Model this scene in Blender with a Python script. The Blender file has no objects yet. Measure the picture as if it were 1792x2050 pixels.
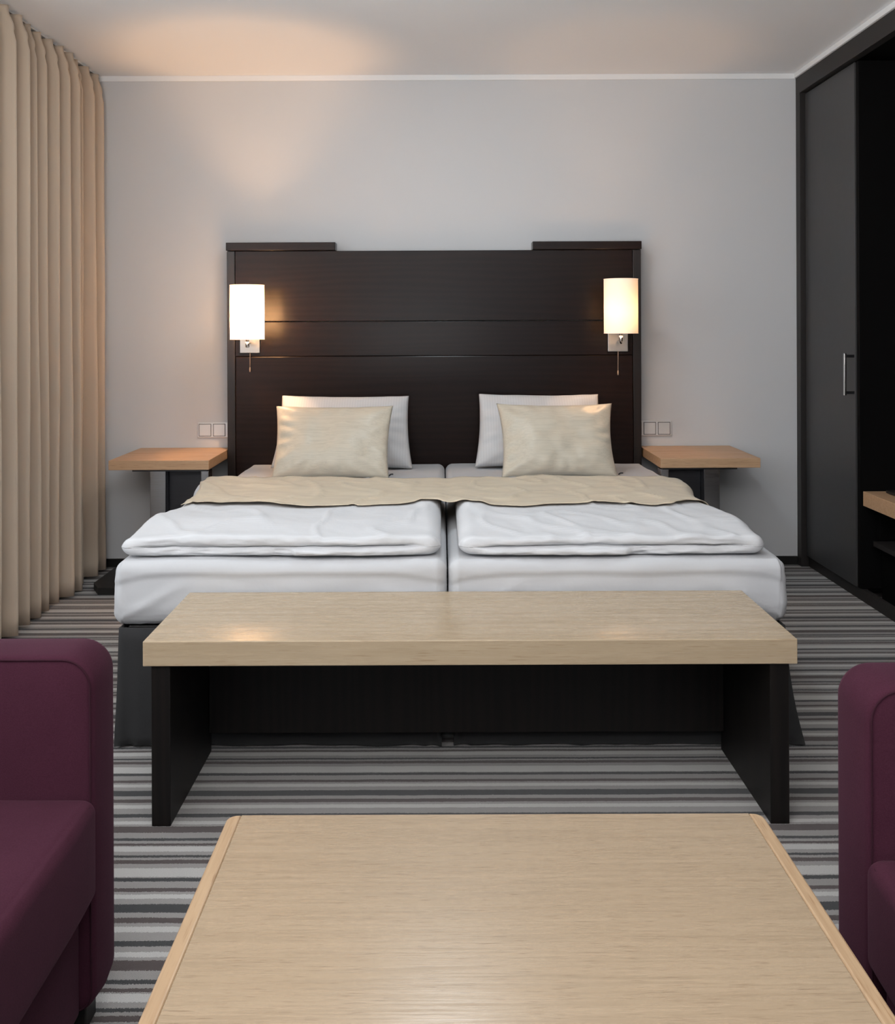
import bpy, bmesh, math, random
from mathutils import Vector, Matrix, noise

S = bpy.context.scene
COL = S.collection
R = math.radians

# ------------------------------------------------------------------ camera
cd = bpy.data.cameras.new('camera')
cam = bpy.data.objects.new('camera', cd)
COL.objects.link(cam)
cam.location = (0, 0, 1.18)
cam.rotation_euler = (Matrix.Rotation(R(90), 4, 'X') @ Matrix.Rotation(R(-0.229), 4, 'Z')).to_euler()
cd.sensor_fit = 'HORIZONTAL'
cd.sensor_width = 36
cd.lens = 1980.0 / 1792.0 * 36
cd.shift_x = 12.0 / 1792
cd.shift_y = -369.0 / 1792
cd.clip_start = 0.05
S.camera = cam

# ------------------------------------------------------------------ world, light, exposure
w = bpy.data.worlds.new('world')
S.world = w
w.use_nodes = True
w.node_tree.nodes['Background'].inputs[0].default_value = (0.75, 0.86, 1.0, 1)
w.node_tree.nodes['Background'].inputs[1].default_value = 1.0


def area(name, loc, rot, sx, sy, power, color):
    d = bpy.data.lights.new(name, 'AREA')
    d.shape = 'RECTANGLE'
    d.size, d.size_y = sx, sy
    d.energy = power
    d.color = color
    o = bpy.data.objects.new(name, d)
    COL.objects.link(o)
    o.location = loc
    o.rotation_euler = rot
    return o


# daylight coming in through the tall window in the left wall plus a weak added fill from behind the camera
area('window_daylight', (-1.72, 1.65, 1.50), (0, R(-90), 0), 1.55, 2.9, 25, (0.95, 0.98, 1.0))
area('rear_fill', (0.1, -2.12, 1.35), (R(90), 0, 0), 2.6, 1.9, 1.5, (0.95, 0.98, 1.0))
# added fill behind the camera, aimed up to brighten the ceiling; no fixture
area('ceiling_fill', (-0.3, -0.7, 0.9), (R(180), 0, 0), 1.2, 1.2, 220, (1.0, 0.98, 0.965))

S.view_settings.view_transform = 'Standard'
S.view_settings.look = 'None'
S.view_settings.exposure = 0.0
S.view_settings.gamma = 1.0
S.view_settings.use_curve_mapping = False


# ------------------------------------------------------------------ material helpers
def srgb(r, g, b):
    def f(c):
        c /= 255.0
        return c / 12.92 if c <= 0.04045 else ((c + 0.055) / 1.055) ** 2.4
    return (f(r), f(g), f(b), 1)


class MatB:
    def __init__(self, name, rough=0.6, spec=0.5, color=(0.5, 0.5, 0.5, 1), metallic=0.0):
        m = bpy.data.materials.new(name)
        m.use_nodes = True
        self.m = m
        self.nt = m.node_tree
        self.b = self.nt.nodes['Principled BSDF']
        self.b.inputs['Base Color'].default_value = color
        self.b.inputs['Roughness'].default_value = rough
        self.b.inputs['Specular IOR Level'].default_value = spec
        self.b.inputs['Metallic'].default_value = metallic

    def n(self, t, **kw):
        nd = self.nt.nodes.new(t)
        for k, v in kw.items():
            if k.startswith('i_'):
                nd.inputs[k[2:].replace('_', ' ')].default_value = v
            else:
                setattr(nd, k, v)
        return nd

    def l(self, a, b):
        self.nt.links.new(a, b)

    def coord(self, scale=(1, 1, 1), kind='Object', rot=(0, 0, 0)):
        tc = self.n('ShaderNodeTexCoord')
        mp = self.n('ShaderNodeMapping')
        mp.inputs['Scale'].default_value = scale
        mp.inputs['Rotation'].default_value = rot
        self.l(tc.outputs[kind], mp.inputs['Vector'])
        return mp.outputs['Vector']

    def noise(self, vec, scale=5, detail=3, rough=0.5, dist=0.0):
        nd = self.n('ShaderNodeTexNoise')
        nd.inputs['Scale'].default_value = scale
        nd.inputs['Detail'].default_value = detail
        nd.inputs['Roughness'].default_value = rough
        nd.inputs['Distortion'].default_value = dist
        self.l(vec, nd.inputs['Vector'])
        return nd.outputs['Fac']

    def ramp(self, fac, stops, interp='LINEAR'):
        rp = self.n('ShaderNodeValToRGB')
        cr = rp.color_ramp
        cr.interpolation = interp
        while len(cr.elements) < len(stops):
            cr.elements.new(0.5)
        for e, (p, c) in zip(cr.elements, stops):
            e.position = p
            e.color = c if len(c) == 4 else (*c, 1)
        self.l(fac, rp.inputs['Fac'])
        return rp.outputs['Color']

    def mix(self, fac, a, b, mode='MIX'):
        mx = self.n('ShaderNodeMix', data_type='RGBA', blend_type=mode)
        if isinstance(fac, (int, float)):
            mx.inputs[0].default_value = fac
        else:
            self.l(fac, mx.inputs[0])
        for sock, v in ((mx.inputs[6], a), (mx.inputs[7], b)):
            if isinstance(v, tuple):
                sock.default_value = v
            else:
                self.l(v, sock)
        return mx.outputs[2]

    def color(self, c):
        self.l(c, self.b.inputs['Base Color'])

    def bump(self, h, strength=0.2, dist=0.01):
        bp = self.n('ShaderNodeBump')
        bp.inputs['Strength'].default_value = strength
        bp.inputs['Distance'].default_value = dist
        self.l(h, bp.inputs['Height'])
        self.l(bp.outputs['Normal'], self.b.inputs['Normal'])


def paint(name, col, rough=0.85):
    M = MatB(name, rough, 0.2, col)
    v = M.coord()
    M.bump(M.noise(v, 60, 3), 0.05, 0.002)
    return M.m


def oak(name, light, dark, pore, axis='x', rough=0.42, spec=0.45, fine=1.0, contrast=0.35, relief=0.13):
    M = MatB(name, rough, spec)

    def st(a, b):
        return {'x': (a, b, b), 'y': (b, a, b)}[axis]
    # broad tone drift, growth-ring figure, fine streaks and open pores
    tone = M.noise(M.coord(st(0.9, 5)), 1.6, 3, 0.5, 0.6)
    fig = M.noise(M.coord(st(0.8, 22)), 1.5, 4, 0.55, 1.2)
    streak = M.noise(M.coord(st(5 * fine, 170 * fine)), 1.0, 4, 0.7, 0.2)
    pores = M.noise(M.coord(st(26 * fine, 520 * fine)), 1.0, 2, 0.5)
    base = M.mix(M.ramp(tone, [(0.35, (0, 0, 0)), (0.65, (1, 1, 1))]), tuple(l * 0.72 + d * 0.28 for l, d in zip(light, dark)), light)
    base = M.mix(M.ramp(fig, [(0.42, (contrast,) * 3), (0.60, (0, 0, 0))]), base, dark)
    base = M.mix(M.ramp(streak, [(0.36, (0.75,) * 3), (0.52, (0, 0, 0))]), base, dark)
    M.color(M.mix(M.ramp(pores, [(0.28, (0.75,) * 3), (0.40, (0, 0, 0))]), base, pore))
    M.bump(streak, relief, 0.001)
    M.l(M.ramp(streak, [(0.35, (rough + .12,) * 3), (0.6, (rough,) * 3)]), M.b.inputs['Roughness'])
    return M.m


def espresso(name, a, b, axis='x', rough=0.32, spec=0.5):
    M = MatB(name, rough, spec)
    sc = {'x': (0.6, 6, 6), 'z': (6, 6, 0.6), 'y': (6, 0.6, 6)}[axis]
    v = M.coord(sc)
    wv = M.n('ShaderNodeTexWave', wave_type='BANDS', bands_direction={'x': 'Z', 'z': 'X', 'y': 'Z'}[axis])
    wv.inputs['Scale'].default_value = 1.7
    wv.inputs['Distortion'].default_value = 15.0
    wv.inputs['Detail'].default_value = 4
    wv.inputs['Detail Scale'].default_value = 0.7
    M.l(v, wv.inputs['Vector'])
    st3 = {'x': (7, 90, 130), 'z': (130, 90, 7), 'y': (90, 7, 130)}[axis]
    p = M.noise(M.coord(st3), 1.0, 4, 0.6)
    g = M.mix(0.4, wv.outputs['Color'], p, 'MIX')
    M.color(M.ramp(g, [(0.25, a), (0.85, b)]))
    return M.m


def linen(name, col, stripe=0, rough=0.9, sheen=0.1, bumps=0.12):
    M = MatB(name, rough, 0.15, col)
    M.b.inputs['Sheen Weight'].default_value = sheen
    v = M.coord()
    n1 = M.noise(v, 14, 4, 0.55, 0.4)
    if stripe:
        st = M.n('ShaderNodeTexWave', wave_type='BANDS', bands_direction='Y' if stripe > 0 else 'X')
        st.inputs['Scale'].default_value = abs(stripe)
        st.inputs['Distortion'].default_value = 0.6
        M.l(v, st.inputs['Vector'])
        M.color(M.mix(M.ramp(st.outputs['Fac'], [(0.45, (0, 0, 0)), (0.55, (1, 1, 1))]), col,
                      tuple(c * 0.955 for c in col[:3]) + (1,)))
    M.bump(n1, bumps, 0.012)
    return M.m


def satin(name, a, b, axis='x', rough=0.45, thin=0.0):
    M = MatB(name, rough, 0.4)
    M.b.inputs['Sheen Weight'].default_value = 0.15
    v = M.coord((3, 90, 90) if axis == 'x' else (3, 90, 3))
    p = M.noise(v, 1.6, 4, 0.65, 0.3)
    q = M.noise(M.coord((8, 160, 160)), 1.0, 2)
    c = M.ramp(p, [(0.28, a), (0.6, b)])
    c = M.mix(M.ramp(q, [(0.62, (0, 0, 0)), (0.72, (0.5, 0.5, 0.5))]), c, tuple(x * 0.88 for x in a[:3]) + (1,))
    M.color(c)
    M.bump(p, 0.05, 0.002)
    if thin:
        out = [n for n in M.nt.nodes if n.type == 'OUTPUT_MATERIAL'][0]
        tr = M.n('ShaderNodeBsdfTranslucent')
        tr.inputs['Color'].default_value = (0.62, 0.47, 0.30, 1)
        ms = M.n('ShaderNodeMixShader')
        ms.inputs[0].default_value = thin
        M.l(M.b.outputs[0], ms.inputs[1])
        M.l(tr.outputs[0], ms.inputs[2])
        M.l(ms.outputs[0], out.inputs['Surface'])
    return M.m


def wool(name, a, b, rough=0.95):
    M = MatB(name, rough, 0.1)
    M.b.inputs['Sheen Weight'].default_value = 0.05
    M.b.inputs['Sheen Roughness'].default_value = 0.4
    M.b.inputs['Sheen Tint'].default_value = (0.8, 0.45, 0.6, 1)
    v = M.coord()
    n1 = M.noise(v, 480, 2, 0.6)
    n2 = M.noise(v, 18, 3, 0.5)
    M.color(M.mix(M.mix(0.25, n1, n2), a, b))
    M.bump(n1, 0.25, 0.001)
    return M.m


def metal(name, col, rough=0.3):
    M = MatB(name, rough, 0.5, col, 1.0)
    v = M.coord((4, 4, 200))
    p = M.noise(v, 2, 2)
    M.l(M.ramp(p, [(0.3, (rough * 0.8,) * 3), (0.7, (rough * 1.25,) * 3)]), M.b.inputs['Roughness'])
    return M.m


def plain(name, col, rough=0.5, spec=0.4):
    M = MatB(name, rough, spec, col)
    v = M.coord()
    n = M.noise(v, 30, 3)
    M.color(M.mix(n, tuple(c * 0.9 for c in col[:3]) + (1,), tuple(c * 1.08 for c in col[:3]) + (1,)))
    return M.m


def carpet():
    M = MatB('carpet_stripes', 0.97, 0.05)
    M.b.inputs['Sheen Weight'].default_value = 0.2
    L = (0.50, 0.49, 0.475)
    G = (0.29, 0.275, 0.265)
    D = (0.030, 0.031, 0.033)
    B = (0.070, 0.052, 0.050)
    kinds = [G, D, G, B, G, L, G, D, G, B, G, L, G, D, G, B, G, L, G, D, G, B, G, L, G, D, G, L, G, B]
    ys = [2.316, 2.291, 2.28, 2.269, 2.259, 2.255, 2.234, 2.218, 2.209, 2.199, 2.183, 2.165, 2.131, 2.126, 2.113,
          2.088, 2.074, 2.064, 2.048, 2.029, 2.0, 1.983, 1.965, 1.953, 1.935, 1.908, 1.891, 1.873, 1.858, 1.848, 1.818]
    per = ys[0] - ys[-1]
    stops = []
    for k, c in enumerate(kinds):
        stops.append(((ys[0] - ys[k]) / per, (*c, 1)))
    v = M.coord()
    sx = M.n('ShaderNodeSeparateXYZ')
    M.l(v, sx.inputs[0])
    nz = M.noise(M.coord((1, 1, 1)), 320, 2, 0.6)
    nb = M.noise(M.coord((1, 1, 1)), 9, 2, 0.6)

    def mth(op, a, b):
        nd = M.n('ShaderNodeMath', operation=op)
        for i, x in enumerate((a, b)):
            if isinstance(x, (int, float)):
                nd.inputs[i].default_value = x
            else:
                M.l(x, nd.inputs[i])
        return nd.outputs[0]
    jit = mth('ADD', mth('MULTIPLY', mth('SUBTRACT', nz, 0.5), 0.010), mth('MULTIPLY', mth('SUBTRACT', nb, 0.5), 0.006))
    yy = mth('ADD', sx.outputs[1], jit)
    t = mth('DIVIDE', mth('SUBTRACT', ys[0], yy), per)
    t = mth('FRACT', mth('ADD', t, 20.0), 0.0)
    c = M.ramp(t, stops, 'CONSTANT')
    pile = M.noise(M.coord((1, 1, 1)), 700, 2, 0.7)
    c = M.mix(1.0, c, M.ramp(pile, [(0.3, (0.72, 0.72, 0.72)), (0.7, (1.15, 1.15, 1.15))]), 'MULTIPLY')
    M.color(c)
    M.bump(pile, 0.6, 0.004)
    return M.m


def shade_mat(name, tint, opaque=0.50):
    M = MatB(name)
    nt = M.nt
    out = [n for n in nt.nodes if n.type == 'OUTPUT_MATERIAL'][0]
    tr = M.n('ShaderNodeBsdfTranslucent')
    tr.inputs['Color'].default_value = tint
    df = M.n('ShaderNodeBsdfDiffuse')
    df.inputs['Color'].default_value = (0.85, 0.83, 0.8, 1)
    wv = M.noise(M.coord((60, 60, 200)), 3, 2)
    M.l(M.ramp(wv, [(0.3, tuple(c * 0.93 for c in tint[:3])), (0.7, tint[:3])]), tr.inputs['Color'])
    ms = M.n('ShaderNodeMixShader')
    ms.inputs[0].default_value = opaque
    M.l(tr.outputs[0], ms.inputs[1])
    M.l(df.outputs[0], ms.inputs[2])
    em = M.n('ShaderNodeEmission')
    em.inputs['Color'].default_value = (1.0, 0.62, 0.33, 1)
    em.inputs['Strength'].default_value = 0.3
    ad = M.n('ShaderNodeAddShader')
    M.l(ms.outputs[0], ad.inputs[0])
    M.l(em.outputs[0], ad.inputs[1])
    M.l(ad.outputs[0], out.inputs['Surface'])
    return M.m


def emit(name, col, strength):
    M = MatB(name)
    M.b.inputs['Emission Color'].default_value = col
    M.b.inputs['Emission Strength'].default_value = strength
    return M.m


MT = {}
MT['wall'] = paint('wall_paint', (0.645, 0.65, 0.66, 1))
MT['wall_dark'] = paint('darkened_wall_paint', (0.20, 0.17, 0.15, 1))  # unseen front wall, colour made dark to keep the headboard reflection low
MT['ceiling'] = paint('ceiling_paint', (0.90, 0.905, 0.92, 1))
MT['cornice'] = paint('cornice_paint', (0.86, 0.86, 0.86, 1))
MT['carpet'] = carpet()
MT['black_trim'] = plain('black_trim', (0.012, 0.011, 0.010, 1), 0.5)
MT['oak_table'] = oak('oak_table', (0.30, 0.226, 0.15, 1), (0.245, 0.18, 0.115, 1), (0.15, 0.10, 0.06, 1), 'x', 0.22, 0.5)
MT['oak_bench'] = oak('oak_bench', (0.44, 0.345, 0.235, 1), (0.37, 0.28, 0.18, 1), (0.28, 0.19, 0.11, 1), 'x', 0.22, 0.5, 0.5, 0.35, 0.05)
MT['oak_warm'] = oak('oak_nightstand', (0.57, 0.365, 0.215, 1), (0.48, 0.295, 0.165, 1), (0.24, 0.14, 0.07, 1), 'x', 0.4, 0.4, 0.6)
MT['oak_edge'] = oak('oak_edge', (0.36, 0.25, 0.15, 1), (0.28, 0.18, 0.10, 1), (0.22, 0.125, 0.06, 1), 'y', 0.34, 0.45, 0.6)
MT['espresso'] = espresso('espresso_headboard', (0.0105, 0.0057, 0.0048, 1), (0.0145, 0.0076, 0.0062, 1), 'x', 0.24, 0.19)
MT['espresso_v'] = espresso('espresso_vertical', (0.010, 0.0065, 0.0055, 1), (0.016, 0.010, 0.0085, 1), 'z', 0.34, 0.45)
MT['black_wood'] = espresso('black_brown_wood', (0.005, 0.004, 0.0038, 1), (0.009, 0.007, 0.006, 1), 'z', 0.45, 0.3)
MT['wardrobe'] = plain('wardrobe_lacquer', (0.046, 0.045, 0.046, 1), 0.42, 0.4)
MT['wardrobe_frame'] = plain('wardrobe_frame', (0.022, 0.019, 0.018, 1), 0.5, 0.35)
MT['niche'] = plain('niche_shaded_wood', (0.0025, 0.0022, 0.0022, 1), 0.7, 0.1)  # black-brown wood taken nearly to black, for the shade inside the recess
MT['sheet'] = linen('white_sheet', (0.51, 0.515, 0.53, 1), 0, 0.9, 0.05, 0.10)
MT['duvet'] = linen('white_duvet', (0.60, 0.605, 0.62, 1), 22, 0.85, 0.05, 0.16)
MT['pillow'] = linen('white_pillow', (0.62, 0.622, 0.63, 1), -26, 0.85, 0.05, 0.14)
MT['runner'] = satin('beige_runner', (0.56, 0.47, 0.345, 1), (0.70, 0.60, 0.45, 1), 'x', 0.5, 0.15)
MT['cushion'] = satin('beige_satin', (0.525, 0.47, 0.375, 1), (0.60, 0.54, 0.435, 1), 'x', 0.38)
MT['skirt'] = linen('grey_skirt', (0.030, 0.030, 0.031, 1), 0, 0.9, 0.1, 0.2)
MT['curtain'] = linen('beige_curtain', (0.55, 0.445, 0.345, 1), 0, 0.92, 0.1, 0.04)
MT['purple'] = wool('purple_wool', (0.024, 0.0060, 0.0125, 1), (0.064, 0.0185, 0.033, 1))
MT['seam'] = wool('purple_seam', (0.020, 0.006, 0.011, 1), (0.04, 0.012, 0.02, 1))
MT['steel'] = metal('brushed_steel', (0.42, 0.43, 0.43, 1), 0.38)
MT['chrome'] = metal('chrome', (0.75, 0.73, 0.70, 1), 0.15)
MT['satin_grey'] = metal('satin_grey_metal', (0.46, 0.46, 0.475, 1), 0.20)
MT['dark_metal'] = metal('dark_metal', (0.06, 0.06, 0.065, 1), 0.45)
MT['switch'] = metal('silver_plastic', (0.74, 0.75, 0.76, 1), 0.40)
MT['switch'].node_tree.nodes['Principled BSDF'].inputs['Metallic'].default_value = 0.45
MT['switch_gap'] = plain('switch_gap', (0.07, 0.07, 0.075, 1), 0.5)
MT['white_plastic'] = plain('white_plastic', (0.75, 0.75, 0.74, 1), 0.4)
MT['rail'] = plain('rail_grey', (0.09, 0.085, 0.08, 1), 0.5)
MT['cord'] = plain('cord_beige', (0.55, 0.40, 0.28, 1), 0.5)
MT['leather'] = plain('dark_leather', (0.018, 0.015, 0.014, 1), 0.45)
g = MatB('window_glass', 0.02, 0.5, (0.95, 0.98, 0.97, 1))
g.b.inputs['Transmission Weight'].default_value = 1.0
g.b.inputs['IOR'].default_value = 1.45
MT['glass'] = g.m
MT['shade'] = shade_mat('lamp_shade_fabric', (0.92, 0.86, 0.76, 1))
MT['shade_dense'] = shade_mat('lamp_shade_fabric_dense', (0.92, 0.78, 0.58, 1), 0.93)
MT['bulb'] = emit('bulb_glow', (1.0, 0.62, 0.30, 1), 12.0)
MT['ceiling_lamp'] = emit('ceiling_lamp_glow', (0.80, 0.92, 1.0, 1), 40.0)


# ------------------------------------------------------------------ object helpers
def link(name, bm, mat, parent=None, smooth=False, kind=None):
    me = bpy.data.meshes.new(name)
    bmesh.ops.recalc_face_normals(bm, faces=bm.faces)
    bm.to_mesh(me)
    bm.free()
    if smooth:
        for p in me.polygons:
            p.use_smooth = True
    o = bpy.data.objects.new(name, me)
    COL.objects.link(o)
    if mat:
        me.materials.append(mat)
    if parent:
        o.parent = parent
        o.matrix_parent_inverse = Matrix.Identity(4)
    if kind:
        o['kind'] = kind
    return o


def thing(name, label, cat, loc=(0, 0, 0), group=None, rz=0):
    o = bpy.data.objects.new(name, None)
    o.empty_display_size = 0.05
    COL.objects.link(o)
    o.location = loc
    o.rotation_euler = (0, 0, rz)
    o['label'] = label
    o['category'] = cat
    if group:
        o['group'] = group
    return o


def tag(o, label, cat, group=None):
    o['label'] = label
    o['category'] = cat
    if group:
        o['group'] = group
    return o


def bm_box(bm, x0, x1, y0, y1, z0, z1):
    r = bmesh.ops.create_cube(bm, size=1.0)
    bmesh.ops.scale(bm, vec=(x1 - x0, y1 - y0, z1 - z0), verts=r['verts'])
    bmesh.ops.translate(bm, vec=((x0 + x1) / 2, (y0 + y1) / 2, (z0 + z1) / 2), verts=r['verts'])
    return r['verts']


def box(x0, x1, y0, y1, z0, z1, bev=0.0015, seg=2):
    bm = bmesh.new()
    bm_box(bm, x0, x1, y0, y1, z0, z1)
    if bev:
        bmesh.ops.bevel(bm, geom=list(bm.edges), offset=bev, segments=seg, affect='EDGES', profile=0.5)
    return bm


def axis_samples(h, r, n_in, n_r):
    band = [math.tan(R(45) * k / n_r) for k in range(n_r + 1)]
    lo = [-(h - r) - r * b for b in reversed(band)]
    mid = [-(h - r) + 2 * (h - r) * k / n_in for k in range(1, n_in)]
    hi = [(h - r) + r * b for b in band]
    return lo + mid + hi


def soft_box(dx, dy, dz, r, n=(10, 10, 4), nr=4, fn=None):
    """rounded box centred on the origin; fn(p, normal) -> displaced point"""
    h = (dx / 2, dy / 2, dz / 2)
    A = [axis_samples(h[i], r, n[i], nr) for i in range(3)]
    bm = bmesh.new()
    cache = {}

    def vert(p):
        q = Vector([max(-(h[i] - r), min(h[i] - r, p[i])) for i in range(3)])
        d = Vector(p) - q
        nrm = d.normalized()
        out = q + nrm * r
        key = tuple(round(c, 6) for c in out)
        if key not in cache:
            cache[key] = bm.verts.new(fn(out, nrm) if fn else out)
        return cache[key]
    for ax in range(3):
        u, v = [(1, 2), (2, 0), (0, 1)][ax]
        for sgn in (-1, 1):
            for i in range(len(A[u]) - 1):
                for j in range(len(A[v]) - 1):
                    vs = []
                    for (a, b) in ((i, j), (i + 1, j), (i + 1, j + 1), (i, j + 1)):
                        p = [0, 0, 0]
                        p[ax] = sgn * h[ax]
                        p[u] = A[u][a]
                        p[v] = A[v][b]
                        vs.append(vert(p))
                    if len(set(vs)) == 4:
                        try:
                            bm.faces.new(vs)
                        except ValueError:
                            pass
    return bm


def tube(points, r, n=10, closed=False, caps=True):
    bm = bmesh.new()
    pts = [Vector(p) for p in points]
    rings = []
    N = len(pts)
    prev = None
    for i in range(N):
        if closed:
            t = (pts[(i + 1) % N] - pts[i - 1]).normalized()
        else:
            t = (pts[min(i + 1, N - 1)] - pts[max(i - 1, 0)]).normalized()
        up = Vector((0, 0, 1)) if abs(t.z) < 0.9 else Vector((0, 1, 0))
        a = t.cross(up).normalized() if prev is None else (prev - t * prev.dot(t)).normalized()
        prev = a
        b = t.cross(a)
        rr = r[i] if isinstance(r, (list, tuple)) else r
        rings.append([bm.verts.new(pts[i] + (a * math.cos(2 * math.pi * k / n) + b * math.sin(2 * math.pi * k / n)) * rr) for k in range(n)])
    rng = range(N) if closed else range(N - 1)
    for i in rng:
        A, B = rings[i], rings[(i + 1) % N]
        for k in range(n):
            bm.faces.new((A[k], A[(k + 1) % n], B[(k + 1) % n], B[k]))
    if caps and not closed:
        bm.faces.new(rings[0])
        bm.faces.new(rings[-1])
    return bm


def lathe(profile, n=32, center=(0, 0, 0)):
    bm = bmesh.new()
    c = Vector(center)
    rings = []
    for (r, z) in profile:
        rings.append([bm.verts.new(c + Vector((r * math.cos(2 * math.pi * k / n), r * math.sin(2 * math.pi * k / n), z))) for k in range(n)])
    for a, b in zip(rings, rings[1:]):
        for k in range(n):
            bm.faces.new((a[k], a[(k + 1) % n], b[(k + 1) % n], b[k]))
    return bm, rings


def grid_mesh(P, closed_u=False):
    """P[i][j] rows of points -> bmesh"""
    bm = bmesh.new()
    V = [[bm.verts.new(p) for p in row] for row in P]
    n = len(P)
    for i in range(n if closed_u else n - 1):
        a, b = V[i], V[(i + 1) % n]
        for j in range(len(a) - 1):
            bm.faces.new((a[j], a[j + 1], b[j + 1], b[j]))
    return bm, V


def fbm(x, y, z, o=3):
    return noise.fractal(Vector((x, y, z)), 1.0, 2.0, o, noise_basis='PERLIN_ORIGINAL')


def smooth(a, b, x):
    t = max(0.0, min(1.0, (x - a) / (b - a)))
    return t * t * (3 - 2 * t)


# ------------------------------------------------------------------ room shell
XL, XR, YB, YF, H = -1.80, 2.42, 4.91, -2.2, 2.434
T = 0.12
link('floor', box(XL - T, XR + T, YF - T, YB + T, -0.1, 0.0, 0), MT['carpet'], kind='structure')
link('ceiling', box(XL - T, XR + T, YF - T, YB + T, H, H + 0.1, 0), MT['ceiling'], kind='structure')
link('wall_back', box(XL - T, XR + T, YB, YB + T, 0, H, 0), MT['wall'], kind='structure')
link('wall_right', box(XR, XR + T, YF - T, YB, 0, H, 0), MT['wall'], kind='structure')
bm = bmesh.new()
bm_box(bm, XL - T, XL, YF - T, 0.15, 0, H)
bm_box(bm, XL - T, XL, 3.15, YB, 0, H)
bm_box(bm, XL - T, XL, 0.15, 3.15, 0, 0.66)  # sill raised so low window light stays out from under the bench
bm_box(bm, XL - T, XL, 0.15, 3.15, 2.32, H)
link('wall_left', bm, MT['wall'], kind='structure')
bm = bmesh.new()
bm_box(bm, XL, -1.25, YF - T, YF, 0, H)
bm_box(bm, 1.45, XR, YF - T, YF, 0, H)
bm_box(bm, -1.25, 1.45, YF - T, YF, 0, 0.38)
bm_box(bm, -1.25, 1.45, YF - T, YF, 2.32, H)
link('wall_front', bm, MT['wall_dark'], kind='structure')
bm = bmesh.new()
for (a, b, c, d) in ((0.15, 3.15, 0.66, 0.72), (0.15, 3.15, 2.26, 2.32), (0.15, 0.21, 0.72, 2.26), (3.09, 3.15, 0.72, 2.26), (1.62, 1.68, 0.72, 2.26)):
    bm_box(bm, XL - 0.09, XL - 0.03, a, b, c, d)
link('window_1', bm, MT['white_plastic'], kind='structure')
bm = bmesh.new()
for (a, b, c, d) in ((-1.25, 1.45, 0.38, 0.44), (-1.25, 1.45, 2.26, 2.32), (-1.25, -1.19, 0.44, 2.26), (1.39, 1.45, 0.44, 2.26), (0.07, 0.13, 0.44, 2.26)):
    bm_box(bm, a, b, YF - 0.09, YF - 0.03, c, d)
link('added_window', bm, MT['white_plastic'], kind='structure')  # unseen window, added to go with the rear fill light
for nm, bx in (('window_1', (XL - 0.064, XL - 0.058, 0.20, 3.10, 0.71, 2.27)), ('added_window', (-1.20, 1.40, YF - 0.064, YF - 0.058, 0.43, 2.27))):
    pn = link('pane', box(*bx, 0), MT['glass'], bpy.data.objects[nm])
link('baseboard_back', box(XL, 1.7605, YB - 0.012, YB, 0, 0.041, 0.002), MT['black_trim'], kind='structure')
link('trim_1', box(XL, 1.76, YB - 0.008, YB, H - 0.027, H, 0.002), MT['cornice'], kind='structure')
link('trim_2', box(1.752, 1.80, 1.0, YB - 0.008, H - 0.024, H, 0.002), MT['cornice'], kind='structure')

# ------------------------------------------------------------------ wardrobe wall on the right
wd = thing('wardrobe', 'tall dark wardrobe wall with a grey door and black open recess', 'wardrobe', (1.76, 4.9, 0))


def part(name, x0, x1, y0, y1, z0, z1, mat, root, bev=0.0015, seg=2):
    l = root.location
    return link(name, box(x0 - l.x, x1 - l.x, y0 - l.y, y1 - l.y, z0 - l.z, z1 - l.z, bev, seg), mat, root)


WH = 2.409
part('frame_post', 1.761, 1.799, 4.852, 4.905, 0.0, 2.326, MT['wardrobe_frame'], wd)
part('fascia', 1.761, 1.80, 1.2, 4.905, 2.326, WH, MT['wardrobe_frame'], wd)
dr = part('door', 1.785, 1.806, 4.268, 4.845, 0.055, 2.318, MT['wardrobe'], wd)
dr['label'] = 'flat dark grey door leaf'
l = wd.location
hb = link('handle', box(1.742 - l.x, 1.751 - l.x, 4.276 - l.y, 4.290 - l.y, 0.88, 1.062, 0.001), MT['chrome'], dr)
for z in (0.892, 1.05):
    link('handle_stud', box(1.751 - l.x, 1.785 - l.x, 4.278 - l.y, 4.288 - l.y, z - .006, z + .006, 0.0008), MT['dark_metal'], dr)
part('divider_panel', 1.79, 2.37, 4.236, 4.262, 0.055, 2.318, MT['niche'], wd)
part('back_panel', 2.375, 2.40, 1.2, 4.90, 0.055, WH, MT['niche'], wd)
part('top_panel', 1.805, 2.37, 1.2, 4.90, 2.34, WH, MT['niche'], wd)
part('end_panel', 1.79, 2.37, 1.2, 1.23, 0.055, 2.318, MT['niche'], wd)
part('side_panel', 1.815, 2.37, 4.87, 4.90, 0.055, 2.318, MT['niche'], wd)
pl = part('plinth', 1.80, 1.82, 1.2, 4.905, 0.0, 0.052, MT['wardrobe_frame'], wd)
# low oak shelf unit standing in the recess
sh = thing('low_shelf_unit', 'low built-in unit with thick oak top inside the black wardrobe recess', 'shelf', (2.08, 2.75, 0.0))
part('tabletop', 1.80, 2.37, 1.25, 4.23, 0.411, 0.473, MT['oak_warm'], sh, 0.002)
part('lower_shelf', 1.83, 2.37, 1.25, 4.20, 0.245, 0.266, MT['wardrobe_frame'], sh)
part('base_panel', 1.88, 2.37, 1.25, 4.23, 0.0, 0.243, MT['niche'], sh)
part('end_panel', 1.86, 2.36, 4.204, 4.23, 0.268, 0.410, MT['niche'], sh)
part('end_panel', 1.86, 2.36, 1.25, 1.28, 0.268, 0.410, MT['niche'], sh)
fo = link('leather_folder', box(-0.11, 0.11, -0.15, 0.15, 0, 0.012, 0.003), MT['leather'])
fo.location = (1.985, 4.03, 0.474)
tag(fo, 'dark leather folder lying on the low oak shelf in the recess', 'folder')

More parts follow.
